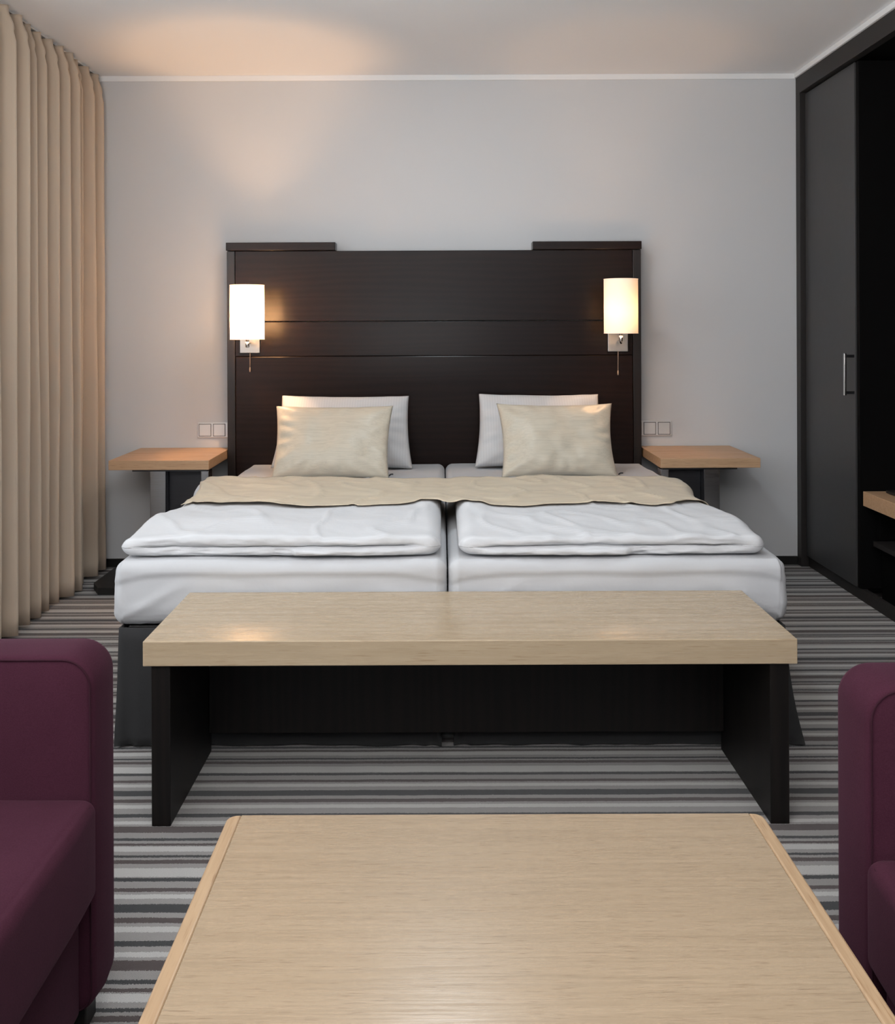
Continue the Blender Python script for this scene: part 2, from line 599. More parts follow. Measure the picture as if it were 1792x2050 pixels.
# ------------------------------------------------------------------ curtain on the left
rail = link('curtain_rail', box(-1.715, -1.690, 0.2, 4.90, H - 0.008, H, 0.001), MT['white_plastic'])
tag(rail, 'slim curtain rail on the ceiling above the beige curtain', 'curtain rail')


def make_curtain():
    random.seed(4)
    edges = [4.89, 4.74, 4.61, 4.49, 4.385, 4.28, 4.18, 4.075, 3.965, 3.84, 3.72, 3.60, 3.485, 3.37]
    top, bot = H - 0.014, 0.010
    cols = []
    M = 20
    for k in range(len(edges) - 1):
        a, b = edges[k], edges[k + 1]
        amp = random.uniform(0.85, 1.15)
        sk = random.uniform(0.75, 1.0)
        for i in range(M + (1 if k == len(edges) - 2 else 0)):
            cols.append((k, i / M, a + (b - a) * i / M, amp, sk))
    zs = [top - (top - bot) * t for t in [0, .006, .012, .018, .024, .030, .036, .042, .05, .058, .07, .085, .11] + [0.14 + 0.86 * j / 30 for j in range(31)]]
    P = []
    for (k, ph, y, amp, sk) in cols:
        row = []
        for z in zs:
            d = top - z
            pinch = 0.105
            # amplitude is small at the heading, bites in at the pinch, then falls full
            lo = smooth(0.015, pinch, d)
            th = 2 * math.pi * ph
            k_ = 4.5 - 3.3 * lo                      # narrow pleat at the heading, full round fold below
            hump = ((1 - math.cos(th)) / 2) ** k_
            g = math.exp(-((d - pinch) / 0.020) ** 2)
            x = -1.745 + amp * (0.084 + 0.028 * lo) * hump - 0.010 * g * hump
            yy = y - 0.012 * sk * math.sin(th) * lo
            low = smooth(0.3, 2.3, d)
            x += 0.006 * low * fbm(y * 5, z * 1.2, 0.3) + 0.010 * low * math.sin(k * 2.1)
            yy += 0.010 * low * fbm(y * 6, z * 0.9, 7.3)
            if k == 0 and ph < 0.5:
                x += (0.028 * smooth(0.5, 1.6, d)) * (1 - ph * 2)
            yy = min(yy, 4.897)
            row.append(Vector((x, yy, z + 0.004 * math.sin(k * 1.7) * (z < 0.05))))
        P.append(row)
    bm, V = grid_mesh(P)
    return bm


cu = link('curtain', make_curtain(), MT['curtain'], None, True)
md = cu.modifiers.new('thick', 'SOLIDIFY')
md.thickness = 0.003
tag(cu, 'floor-length beige pleated curtain drawn along the left wall', 'curtain')

# ------------------------------------------------------------------ headboard
hd = thing('headboard', 'tall dark brown wooden headboard with stepped top corners', 'headboard', (-0.036, 4.83, 0))
Y0, Y1 = 4.80, 4.845
part('panel', -1.001, 0.929, Y0 + .002, Y1, 1.2145, 1.555, MT['espresso'], hd, 0.002)
part('panel', -1.001, 0.929, Y0 + .002, Y1, 1.0445, 1.2105, MT['espresso'], hd, 0.002)
part('panel', -1.001, 0.929, Y0 - .004, Y1, 0.10, 1.0435, MT['espresso'], hd, 0.0045)
part('stile', -1.041, -1.0025, Y0, Y1 + .005, 0.0, 1.555, MT['espresso_v'], hd, 0.002)
part('stile', 0.9305, 0.969, Y0, Y1 + .005, 0.0, 1.555, MT['espresso_v'], hd, 0.002)
part('cap', -1.043, -0.513, Y0 - .012, Y1 + .025, 1.557, 1.596, MT['espresso'], hd, 0.002)
part('cap', 0.443, 0.971, Y0 - .012, Y1 + .025, 1.557, 1.596, MT['espresso'], hd, 0.002)
part('backing_strip', -1.03, 0.958, Y1, Y1 + .012, 0.95, 1.15, MT['espresso'], hd, 0.0)


# ------------------------------------------------------------------ wall lamps
def wall_lamp(px, sx, z0, z1, cord_z, power, bulb_h, smat, label):
    r = 0.078
    zb = z0 - 1.11 + bulb_h
    t = thing('wall_lamp', label, 'lamp', (px, 4.80, 1.11), 'wall lamps on the headboard')
    ox, oy, oz = px, 4.80, 1.11
    zc0 = z0 - oz
    zc1 = z1 - oz
    cx, cy = sx - ox, -0.25
    bp = link('backplate', box(-0.0485, 0.0485, -0.014, 0.0, -0.049, 0.049, 0.002), MT['steel'], t)
    link('arm', tube([(0.0, -0.012, 0.0), (0.0, -0.07, -0.002), (cx * 0.5, -0.17, -0.004), (cx, cy + 0.01, zc0 - 0.024)], 0.006, 12), MT['chrome'], t, True)
    link('swivel_joint', tube([(cx, cy, zc0 - 0.038), (cx, cy, zc0 - 0.036), (cx, cy, zc0 - 0.012), (cx, cy, zc0 - 0.010)], [0.007, 0.009, 0.009, 0.007], 16), MT['chrome'], t, True)
    link('lamp_holder', tube([(cx, cy, zc0 - 0.012), (cx, cy, zc0 + 0.0), (cx, cy, zc0 + 0.002), (cx, cy, zc0 + 0.045)], [0.008, 0.008, 0.014, 0.014], 16), MT['chrome'], t, True)
    bm, _ = lathe([(r, zc0 + (zc1 - zc0) * k / 12) for k in range(13)], 48, (cx, cy, 0))
    sd = link('lamp_shade', bm, MT[smat], t, True)
    for zr in (zc0, zc1):
        link('rim', tube([(cx + r * math.cos(2 * math.pi * k / 48), cy + r * math.sin(2 * math.pi * k / 48), zr) for k in range(48)], 0.0014, 6, closed=True), MT[smat], sd, True)
    bb = link('bulb', soft_box(0.036, 0.036, 0.06, 0.0175, (2, 2, 2), 4), MT['bulb'], t, True)
    bb.location = (cx, cy, zb - 0.055)
    cb = link('pull_cord', tube([(0.001, -0.010, -0.048), (0.001, -0.0105, -0.05), (0.0, -0.011, cord_z - oz + 0.018)], 0.0016, 8), MT['cord'], t, True)
    kz = cord_z - oz
    link('pull_knob', tube([(0, -0.011, kz + 0.024), (0, -0.011, kz + 0.02), (0, -0.011, kz + 0.012), (0, -0.011, kz)], [0.0015, 0.003, 0.0036, 0.003], 10), MT['cord'], cb, True)
    d = bpy.data.lights.new('bulb_light', 'POINT')
    d.energy = power
    d.color = (1.0, 0.57, 0.28)
    d.shadow_soft_size = 0.02
    o = bpy.data.objects.new('bulb_light', d)
    COL.objects.link(o)
    o.parent = t
    o.location = (cx, cy, zb)
    return t


wall_lamp(-0.9285, -0.894, 1.130, 1.379, 0.969, 23.0, 0.105, 'shade', 'lit wall lamp with evenly glaring white shade, on the headboard end by the curtain')
wall_lamp(0.854, 0.826, 1.151, 1.400, 0.947, 5.5, 0.100, 'shade_dense', 'lit wall lamp with orange-rimmed glowing shade, on the headboard end by the wardrobe')


# ------------------------------------------------------------------ switch plates
def switch_plate(x0, n_w, label):
    t = thing('switch_plate', label, 'switch', (x0 + 0.109, YB, 0.677), 'switch plates beside the headboard')
    link('frame', box(-0.109, 0.109, -0.009, 0.0, -0.037, 0.037, 0.002), MT['switch'], t)
    for k in range(3):
        cx = -0.071 + 0.071 * k
        link('gap', box(cx - 0.0305, cx + 0.0305, -0.0094, -0.006, -0.0310, 0.0310, 0.0), MT['switch_gap'], t)
        link('rocker', box(cx - 0.0278, cx + 0.0278, -0.0125, -0.006, -0.0283, 0.0283, 0.0012), MT['switch'], t)
    return t


switch_plate(-1.212, 3, 'silver switch plate above the nightstand by the curtain')
switch_plate(0.921, 3, 'silver switch plate above the nightstand by the wardrobe')


# ------------------------------------------------------------------ nightstands
def nightstand(x0, x1, side, label):
    cx = (x0 + x1) / 2
    t = thing('nightstand', label, 'nightstand', (cx, 4.67, 0), 'nightstands beside the bed')
    part('tabletop', x0, x1, 4.43, 4.905, 0.547, 0.590, MT['oak_warm'], t, 0.002)
    # side = -1: bed lies to the +x side
    b = x1 if side < 0 else x0
    s = side
    def px(a, c):
        return (min(b + s * a, b + s * c), max(b + s * a, b + s * c))
    a0, a1 = px(0.01, 0.345)
    part('mounting_plate', a0, a1, 4.435, 4.88, 0.540, 0.5468, MT['dark_metal'], t, 0.0005)
    a0, a1 = px(0.199, 0.270)
    part('post', a0, a1, 4.45, 4.52, 0.030, 0.540, MT['satin_grey'], t, 0.002)
    a0, a1 = px(0.006, 0.041)
    part('post', a0, a1, 4.45, 4.52, 0.030, 0.540, MT['satin_grey'], t, 0.002)
    a0, a1 = px(0.042, 0.198)
    part('infill_panel', a0, a1, 4.505, 4.515, 0.032, 0.540, MT['dark_metal'], t, 0.001)
    # foot plate
    a0, a1 = px(0.0, 0.535)
    bm = bmesh.new()
    ch = 0.05
    if s < 0:
        poly = [(a0, 4.78), (a0, 4.39 + 0.09), (a0 + ch, 4.39), (a1, 4.39), (a1, 4.78)]
    else:
        poly = [(a0, 4.78), (a0, 4.39), (a1 - ch, 4.39), (a1, 4.39 + 0.09), (a1, 4.78)]
    l = t.location
    vs = [bm.verts.new((p[0] - l.x, p[1] - l.y, 0.0)) for p in poly]
    f = bm.faces.new(vs)
    e = bmesh.ops.extrude_face_region(bm, geom=[f])
    bmesh.ops.translate(bm, vec=(0, 0, 0.030), verts=[v for v in e['geom'] if isinstance(v, bmesh.types.BMVert)])
    link('base_plate', bm, MT['black_trim'], t)
    return t


nightstand(-1.495, -1.045, -1, 'oak-topped nightstand on metal posts by the curtain')
nightstand(0.979, 1.427, 1, 'oak-topped nightstand on dark posts by the wardrobe')


# ------------------------------------------------------------------ bed
def bed_base(x0, x1, label, outer):
    cx, cy = (x0 + x1) / 2, 3.79
    t = thing('divan', label, 'bed base', (cx, cy, 0), 'twin bed bases pushed together')
    part('frame', x0 + .015, x1 - .015, 2.82, 4.78, 0.14, 0.335, MT['black_wood'], t, 0.004)
    # skirt: a hanging cloth all round, with a kick pleat at the outer front corner
    loop = []
    hx, hy = (x1 - x0) / 2, (4.775 - 2.785) / 2

    def seg(p, q, n):
        for k in range(n):
            f = k / n
            loop.append((p[0] + (q[0] - p[0]) * f, p[1] + (q[1] - p[1]) * f))
    yc = (4.775 + 2.785) / 2 - cy
    seg((-hx, yc - hy), (hx, yc - hy), 60)
    seg((hx, yc - hy), (hx, yc + hy), 50)
    seg((hx, yc + hy), (-hx, yc + hy), 20)
    seg((-hx, yc + hy), (-hx, yc - hy), 50)
    P = []
    zs = [0.338, 0.30, 0.25, 0.2, 0.15, 0.1, 0.06, 0.03, 0.006]
    n = len(loop)
    for (x, y) in loop:
        row = []
        nx = 1 if x > hx - 1e-4 else (-1 if x < -hx + 1e-4 else 0)
        ny = -1 if y < yc - hy + 1e-4 else 0
        dco = math.hypot(abs(abs(x) - hx), abs(y - (yc - hy)))
        pleat = 0.018 * math.exp(-(dco / 0.05) ** 2) * math.cos(dco * 120)
        for z in zs:
            f = (0.338 - z) / 0.338
            wv = 0.006 * f * fbm((x + cx) * 7, y * 7, z * 1.5)
            ou = wv + pleat * f * 0.6
            fl = 0.0
            if outer > 0 and nx > 0:
                fl = 0.045 * f * f * (1 - smooth(-0.9, -0.2, y))
            xx = x + nx * (ou + fl)
            yy = y + ny * ou
            zz = z + (0.006 * fbm((x + cx) * 9, y * 9, 3.1) if z < 0.01 else 0)
            if outer != 0 and x * outer < -hx + 0.001:
                xx = x
            row.append(Vector((xx, yy, max(0.002, zz))))
        P.append(row)
    bm, V = grid_mesh(P, True)
    sk = link('skirt', bm, MT['skirt'], t, True)
    m = sk.modifiers.new('thick', 'SOLIDIFY')
    m.thickness = 0.003
    m.offset = -1
    sk['label'] = 'dark grey valance cloth'
    return t


bed_base(-0.912, -0.004, 'dark grey skirted bed base under the mattress on the curtain side', -1)
bed_base(0.030, 0.965, 'dark grey skirted bed base under the mattress on the wardrobe side', 1)


def mattress(x0, x1, label, outer):
    z0, z1 = 0.342, 0.528
    dx, dy, dz = x1 - x0, 4.795 - 2.785, z1 - z0
    c = Vector(((x0 + x1) / 2, (4.795 + 2.785) / 2, (z0 + z1) / 2))

    def fn(p, n):
        g = p + c
        o = 0.0
        fr = max(0.0, -n.y)
        if fr > 0.3:
            # the fitted sheet: a topper step across the front, and pulled creases at the corners
            zz = g.z
            o += 0.007 * smooth(0.0, 0.014, zz - (0.480 - 0.03 * (abs(p.x) / (dx / 2)) ** 6 + 0.004 * fbm(g.x * 3, 1.0, 6.0))) * fr
            u = abs(p.x) / (dx / 2)
            dcor = (1 - u) * dx / 2
            cr = (zz - 0.36) - 0.55 * (dcor - 0.02)
            o += 0.007 * math.exp(-(cr / 0.012) ** 2) * smooth(0.0, 0.05, dcor) * (1 - smooth(0.12, 0.24, dcor)) * fr
            o -= 0.005 * math.exp(-((dcor - 0.045) / 0.008) ** 2) * fr
            o += 0.005 * fbm(g.x * 4, g.y, zz * 9) * fr
            o -= 0.006 * smooth(0.40, 0.36, zz) * fr
        if abs(n.x) > 0.3:
            if n.x * outer > 0:
                o += 0.006 * fbm(g.x, g.y * 4, g.z * 9) + 0.004 * math.sin(g.y * 9) * abs(n.x)
        top = max(0.0, n.z)
        o += top * (0.004 * fbm(g.x * 3, g.y * 3, 0.7) - 0.004)
        return p + n * o
    bm = soft_box(dx, dy, dz, 0.034, (46, 60, 16), 8, fn)
    # drape: bottom edge ripple of the sheet
    for v in bm.verts:
        if v.co.z < -dz / 2 + 0.03:
            v.co.z += 0.006 * fbm((v.co.x + c.x) * 12, (v.co.y + c.y) * 12, 1.7)
    o = link('mattress', bm, MT['sheet'], None, True)
    o.location = c
    tag(o, label, 'mattress', 'twin mattresses')
    return o


mattress(-0.932, 0.0125, 'white-sheeted mattress on the curtain side of the double bed', -1)
mattress(0.0165, 0.976, 'white-sheeted mattress on the wardrobe side of the double bed', 1)


# duvets ------------------------------------------------------------
def ztop(x, y):
    """height of the duvets' upper side"""
    z = 0.584 + 0.016 * smooth(2.84, 3.05, y) + 0.004 * smooth(3.2, 3.7, y)
    z += 0.008 * fbm(x * 2.6 + 4.0, y * 2.2, 2.0) + 0.0045 * fbm(x * 6, y * 9, 5.0)
    rd = fbm(x * 4.2 + 1.5 * y, y * 3.0, 9.0, 2)
    z += 0.006 * max(0.0, 1 - abs(rd) * 9)
    return z


def duvet(x0, x1, outer, label, flap):
    yf, yb = 2.815, 3.83
    nx = 120
    # profile across depth: (y, z) measured on a plain section, going top-back -> front -> bottom-back
    prof = []
    for k in range(44):
        f = k / 43
        prof.append(('t', yb - 0.03 - (yb - 0.03 - (yf + 0.026)) * (f ** 0.8)))
    for k in range(1, 10):
        a = math.pi * k / 10
        prof.append(('u', a))
    prof.append(('c', 0.018))
    prof.append(('c', 0.034))
    prof.append(('c', 0.018))
    for k in range(1, 10):
        a = math.pi * k / 10
        prof.append(('l', a))
    for k in range(1, 12):
        prof.append(('b', yf + 0.02 + (yb - 0.03 - yf - 0.02) * k / 11))
    for k in range(1, 6):
        prof.append(('k', math.pi * k / 6))
    P = []
    hw = (x1 - x0) / 2
    xm = (x0 + x1) / 2
    nxs = []
    band = 0.045
    for k in range(13):
        nxs.append(-hw + band * (1 - math.cos(math.pi / 2 * k / 12)) if k else -hw)
    inner = 92
    for k in range(1, inner):
        nxs.append(-hw + band + (2 * hw - 2 * band) * k / inner)
    for k in range(13):
        nxs.append(hw - band * (1 - math.cos(math.pi / 2 * (12 - k) / 12)))
    for u in nxs:
        d = max(0.0, (abs(u) - (hw - band)) / band)
        sc = math.sqrt(max(0.0, 1 - d * d)) * 0.97 + 0.03
        row = []
        for kind, q in prof:
            x = xm + u
            wcr = 0.005 * fbm(x * 5, 1.3, 8.8) + 0.003 * fbm(x * 14, 2.2, 1.0)
            lower = 0.5295
            eb = smooth(hw - 0.12, hw - 0.03, abs(u))
            hol = math.exp(-((x - (flap + outer * 0.045)) / 0.03) ** 2)
            mid = 0.5560 + 0.5 * wcr
            if kind == 't':
                y = q
                z = ztop(x, y)
                # drop to the back edge
                z -= 0.0 if y < yb - 0.08 else 0.004
            elif kind == 'u':
                zt = ztop(x, yf + 0.026)
                r = (zt - mid) / 2
                y = yf + 0.026 - 0.024 * math.sin(q) + 0.010 * fbm(x * 3.3, 0.2, 4.0)
                z = mid + r + r * math.cos(q)
                z += 0.0035 * fbm(x * 16, q, 9.0) * math.sin(q)
                y += 0.006 * fbm(x * 11, q * 1.5, 6.0) * math.sin(q)
            elif kind == 'c':
                y = yf + (q + 0.006 + 0.012 * hol) * (1 - eb) + 0.004 * eb
                z = mid - 0.001
            elif kind == 'l':
                r = (mid - lower) / 2
                out = 0.020 + 0.008 * fbm(x * 6, 5.5, 2.2)
                st = smooth(flap - 0.004, flap + 0.004, x) if outer < 0 else 1 - smooth(flap - 0.004, flap + 0.004, x)
                out += 0.016 * st - 0.012 * hol + 0.006 * eb
                y = yf + 0.022 - out * math.sin(q) + 0.008 * fbm(x * 15, q * 2, 3.0)
                z = mid - r + r * math.cos(q)
            elif kind == 'b':
                y = q
                z = lower
            else:
                zt = ztop(x, yb - 0.03)
                r = (zt - 0.004 - lower) / 2
                y = yb - 0.03 + 0.03 * math.sin(q)
                z = lower + r - r * math.cos(q)
            # towards the ends the two layers close into one rounded fold
            if kind in 'ucl' and eb > 0:
                zt = ztop(x, yf + 0.026)
                rz_ = (zt - lower) / 2
                ye = yf + 0.0255 - 0.0255 * math.sqrt(max(0.0, 1 - min(1.0, abs(z - (zt + lower) / 2) / rz_) ** 2))
                y = y * (1 - eb) + ye * eb
            # rounded ends
            zm = 0.553
            z = zm + (z - zm) * sc
            y += 0.030 * d ** 3 * (1 - smooth(2.83, 2.95, y))
            xx = x
            # outer long edge is pulled in between front fold and pillow end
            oe = smooth(hw - 0.25, hw, u * outer)
            xx -= outer * oe * 0.055 * math.exp(-((y - 3.38) / 0.20) ** 2)
            xx += outer * oe * 0.008 * fbm(y * 6, 3.0, 1.0)
            row.append(Vector((xx, y, z)))
        P.append(row)
    # close the section loop
    for row in P:
        row.append(row[0].copy())
    bm, V = grid_mesh(P)
    bmesh.ops.remove_doubles(bm, verts=bm.verts, dist=0.00005)
    # end caps
    es = [e for e in bm.edges if e.is_boundary]
    if es:
        bmesh.ops.holes_fill(bm, edges=es, sides=0)
    o = link('duvet', bm, MT['duvet'], None, True)
    tag(o, label, 'duvet', 'folded duvets')
    return o


duvet(-0.925, -0.004, -1, 'white folded duvet on the curtain side of the bed', -0.425)
duvet(0.046, 0.928, 1, 'white folded duvet on the wardrobe side of the bed', 0.53)


# runner ------------------------------------------------------------
def make_runner():
    xa, xb = -0.897, 0.9275
    front = [(-0.91, 3.255), (-0.75, 3.245), (-0.45, 3.165), (-0.30, 3.215), (-0.15, 3.235), (-0.02, 3.275), (0.04, 3.240),
             (0.25, 3.185), (0.40, 3.215), (0.55, 3.225), (0.72, 3.175), (0.84, 3.245), (0.94, 3.265)]

    def yfr(x):
        for (a, b) in zip(front, front[1:]):
            if x <= b[0]:
                t = (x - a[0]) / (b[0] - a[0])
                t = t * t * (3 - 2 * t)
                return a[1] + (b[1] - a[1]) * t
        return front[-1][1]
    P = []
    n = 170
    band = 0.045
    for i in range(n + 1):
        f0 = i / n
        x = xa + (xb - xa) * (f0 if f0 < 0.9 else 0.9 + (1 - (1 - (f0 - 0.9) / 0.1) ** 2) * 0.1)
        outer, xm, hw = (-1, (-0.925 - 0.004) / 2, 0.921 / 2) if x < 0.02 else (1, (0.046 + 0.928) / 2, 0.882 / 2)
        u = x - xm
        d = max(0.0, (u * outer - (hw - band)) / band)
        sc = math.sqrt(max(0.0, 1 - d * d)) * 0.97 + 0.03
        row = []
        y0 = yfr(x)
        y1 = 3.755 + 0.02 * fbm(x * 2, 1, 1) + 0.02 * smooth(-0.1, -0.6, x)
        for j in range(41):
            f = j / 40
            y = y0 + (y1 - y0) * f
            z = 0.553 + (ztop(x, y) - 0.553) * sc + 0.0065
            z -= 0.005 * math.exp(-((x - 0.02) / 0.03) ** 2)
            z += 0.007 * (1 - smooth(0.0, 0.08, f)) * max(0, fbm(x * 4, 0.4, 0.9) + 0.25) * sc
            oe = smooth(hw - 0.25, hw, u * outer)
            xx = x - outer * oe * 0.055 * math.exp(-((y - 3.38) / 0.20) ** 2) + outer * oe * 0.008 * fbm(y * 6, 3.0, 1.0)
            xx += outer * 0.0035 * min(1.0, d)
            row.append(Vector((xx, y, z)))
        P.append(row)
    bm, V = grid_mesh(P)
    return bm


rn = link('bed_runner', make_runner(), MT['runner'], None, True)
m = rn.modifiers.new('thick', 'SOLIDIFY')
m.thickness = 0.0015
m.offset = 1
tag(rn, 'beige bed runner laid across both white duvets', 'bed runner')


# pillows -----------------------------------------------------------
def pillow_mesh(wd_, ht, th, seed, pinch=0.03, fold=0.5, n=44, wr=0.5):
    """cushion in the local XZ plane, thickness along Y"""
    bm = bmesh.new()
    top = {}
    for side in (-1, 1):
        for i in range(n + 1):
            for j in range(n + 1):
                u = -1 + 2 * i / n
                v = -1 + 2 * j / n
                u = math.sin(u * math.pi / 2) * 0.5 + u * 0.5
                v = math.sin(v * math.pi / 2) * 0.5 + v * 0.5
                e = (1 - abs(u) ** 2.6) * (1 - abs(v) ** 2.6)
                e = max(0.0, e) ** fold
                x = u * wd_ / 2
                z = v * ht / 2
                # sides bow in between the pinched corners
                x -= math.copysign(pinch * (1 - v * v) * abs(u) ** 3, u)
                z -= math.copysign(pinch * 0.8 * (1 - u * u) * abs(v) ** 3, v)
                cw = (abs(u) * abs(v)) ** 3
                wk = wr * 0.012 * fbm(x * 7 + seed, z * 7, side * 3.0 + seed)
                # radial tucks near the rim
                rim = max(abs(u), abs(v))
                ang = math.atan2(v, u)
                wk += wr * 0.005 * math.sin(ang * 17 + seed + 3 * fbm(ang, seed, 0)) * smooth(0.55, 0.9, rim) * (1 - smooth(0.9, 1.0, rim))
                y = side * (th / 2 * e + wk * e ** 0.5)
                rimv = (i in (0, n)) or (j in (0, n))
                key = (i, j, 0 if rimv else side)
                if key not in top:
                    top[key] = bm.verts.new((x, y if not rimv else 0.0, z))
        for i in range(n):
            for j in range(n):
                def g(a, b):
                    rv = (a in (0, n)) or (b in (0, n))
                    return top[(a, b, 0 if rv else side)]
                vs = [g(i, j), g(i + 1, j), g(i + 1, j + 1), g(i, j + 1)]
                try:
                    bm.faces.new(vs)
                except ValueError:
                    pass
    return bm


def pillow(name, label, cat, grp, cx, ybase, zbase, wd_, ht, th, lean, mat, seed, rz=0.0, ry=0.0, pinch=0.02, fold=0.5, wr=0.5, flare=0.0):
    bm = pillow_mesh(wd_, ht, th, seed, pinch, fold, wr=wr)
    for v in bm.verts:
        # heavier towards the bottom, like a pillow that has slumped
        f = 0.5 - v.co.z / ht
        v.co.x *= 1 + flare * f
        v.co.y *= 0.75 + 0.45 * f
        v.co.z += ht / 2
    o = link(name, bm, mat, None, True)
    o.location = (cx, ybase, zbase)
    o.rotation_euler = (R(-lean), R(ry), R(rz))
    rm = o.rotation_euler.to_matrix()
    o.location.z = 0.5295 - min((rm @ v.co).z for v in o.data.vertices)   # rests on the mattress
    tag(o, label, cat, grp)
    return o


pillow('pillow', 'white striped pillow behind the beige cushion on the curtain side', 'pillow', 'white pillows', -0.465, 4.575, 0.520, 0.605, 0.353, 0.15, 22, MT['pillow'], 1.0, -2, 0.3, 0.012, 0.42, 1.0, 0.09)
pillow('pillow', 'white striped pillow behind the beige cushion on the wardrobe side', 'pillow', 'white pillows', 0.462, 4.575, 0.520, 0.570, 0.355, 0.15, 22, MT['pillow'], 5.0, 2, 0.6, 0.012, 0.42, 1.0, 0.09)
c1 = pillow('cushion', 'beige satin cushion leaning on the pillow nearer the curtain', 'cushion', 'beige satin cushions', -0.483, 4.265, 0.522, 0.525, 0.345, 0.13, 29, MT['cushion'], 2.0, -1, 0.0, 0.014, 0.48, 1.1, -0.03)
c2 = pillow('cushion', 'beige satin cushion leaning on the pillow nearer the wardrobe', 'cushion', 'beige satin cushions', 0.508, 4.265, 0.522, 0.520, 0.352, 0.13, 29, MT['cushion'], 9.0, 2, 0.3, 0.018, 0.48, 1.1, -0.03)
for c, s in ((c1, 1), (c2, 1)):
    link('zip_pull', tube([(0.255 * s, -0.005, 0.012), (0.262 * s, -0.012, 0.016), (0.272 * s, -0.018, 0.014)], 0.003, 8), MT['dark_metal'], c, True)

# ------------------------------------------------------------------ bench at the foot of the bed
bn = thing('bench', 'oak-topped bench with black side panels at the foot of the bed', 'bench', (0.064, 2.55, 0))
part('tabletop', -0.709, 0.838, 2.335, 2.770, 0.3825, 0.4415, MT['oak_bench'], bn, 0.0022, 3)
part('leg_panel', -0.692, -0.647, 2.345, 2.762, 0.0, 0.382, MT['black_wood'], bn, 0.0015)
part('leg_panel', 0.776, 0.821, 2.345, 2.762, 0.0, 0.382, MT['black_wood'], bn, 0.0015)
part('back_panel', -0.646, 0.775, 2.73, 2.755, 0.062, 0.382, MT['black_wood'], bn, 0.0015)

# ------------------------------------------------------------------ coffee table
ct = thing('coffee_table', 'low oak coffee table with rounded corners in front of the camera', 'table', (0.077, 1.08, 0))


def rounded_rect(x0, x1, y0, y1, r, n=6):
    pts = []
    for (cx, cy, a0) in ((x1 - r, y1 - r, 0), (x0 + r, y1 - r, 90), (x0 + r, y0 + r, 180), (x1 - r, y0 + r, 270)):
        for k in range(n + 1):
            a = R(a0 + 90 * k / n)
            pts.append((cx + r * math.cos(a), cy + r * math.sin(a)))
    return pts


def slab(poly, z0, z1, bev, seg=3):
    bm = bmesh.new()
    vs = [bm.verts.new((p[0], p[1], z0)) for p in poly]
    f = bm.faces.new(vs)
    e = bmesh.ops.extrude_face_region(bm, geom=[f])
    bmesh.ops.translate(bm, vec=(0, 0, z1 - z0), verts=[v for v in e['geom'] if isinstance(v, bmesh.types.BMVert)])
    ed = [e for e in bm.edges if abs(e.verts[0].co.z - e.verts[1].co.z) < 1e-6]
    bmesh.ops.bevel(bm, geom=ed, offset=bev, segments=seg, affect='EDGES', profile=0.5)
    return bm


lx, ly = ct.location.x, ct.location.y
TX0, TX1, TY0, TY1 = -0.323, 0.478, 0.68, 1.484
EW = 0.020
link('tabletop', slab([(TX0 + EW - lx, TY0 - ly), (TX1 - EW - lx, TY0 - ly), (TX1 - EW - lx, TY1 - ly), (TX0 + EW - lx, TY1 - ly)], 0.395, 0.450, 0.0012), MT['oak_table'], ct)
for sgn in (-1, 1):
    xo = (TX0 if sgn < 0 else TX1) - lx
    xi = (TX0 + EW if sgn < 0 else TX1 - EW) - lx
    r = 0.016
    poly = [(xi, TY0 - ly)]
    corner = []
    for k in range(7):
        a = math.pi / 2 * k / 6
        corner.append((xo - sgn * r + sgn * r * math.sin(a), TY0 + r - r * math.cos(a) - ly))
    for k in range(7):
        a = math.pi / 2 * k / 6
        corner.append((xo - sgn * r + sgn * r * math.cos(a), TY1 - r + r * math.sin(a) - ly))
    poly = [(xi, TY0 - ly)] + corner + [(xi, TY1 - ly)]
    e = link('edge_band', slab(poly, 0.395, 0.4503, 0.0035, 3), MT['oak_edge'], ct)
    e['label'] = 'rounded lengthwise-grain oak lipping'
part('side_panel', -0.285, -0.245, 0.72, 1.445, 0.0, 0.395, MT['black_wood'], ct)
part('side_panel', 0.400, 0.440, 0.72, 1.445, 0.0, 0.395, MT['black_wood'], ct)
part('cross_panel', -0.244, 0.399, 1.06, 1.09, 0.10, 0.395, MT['black_wood'], ct)


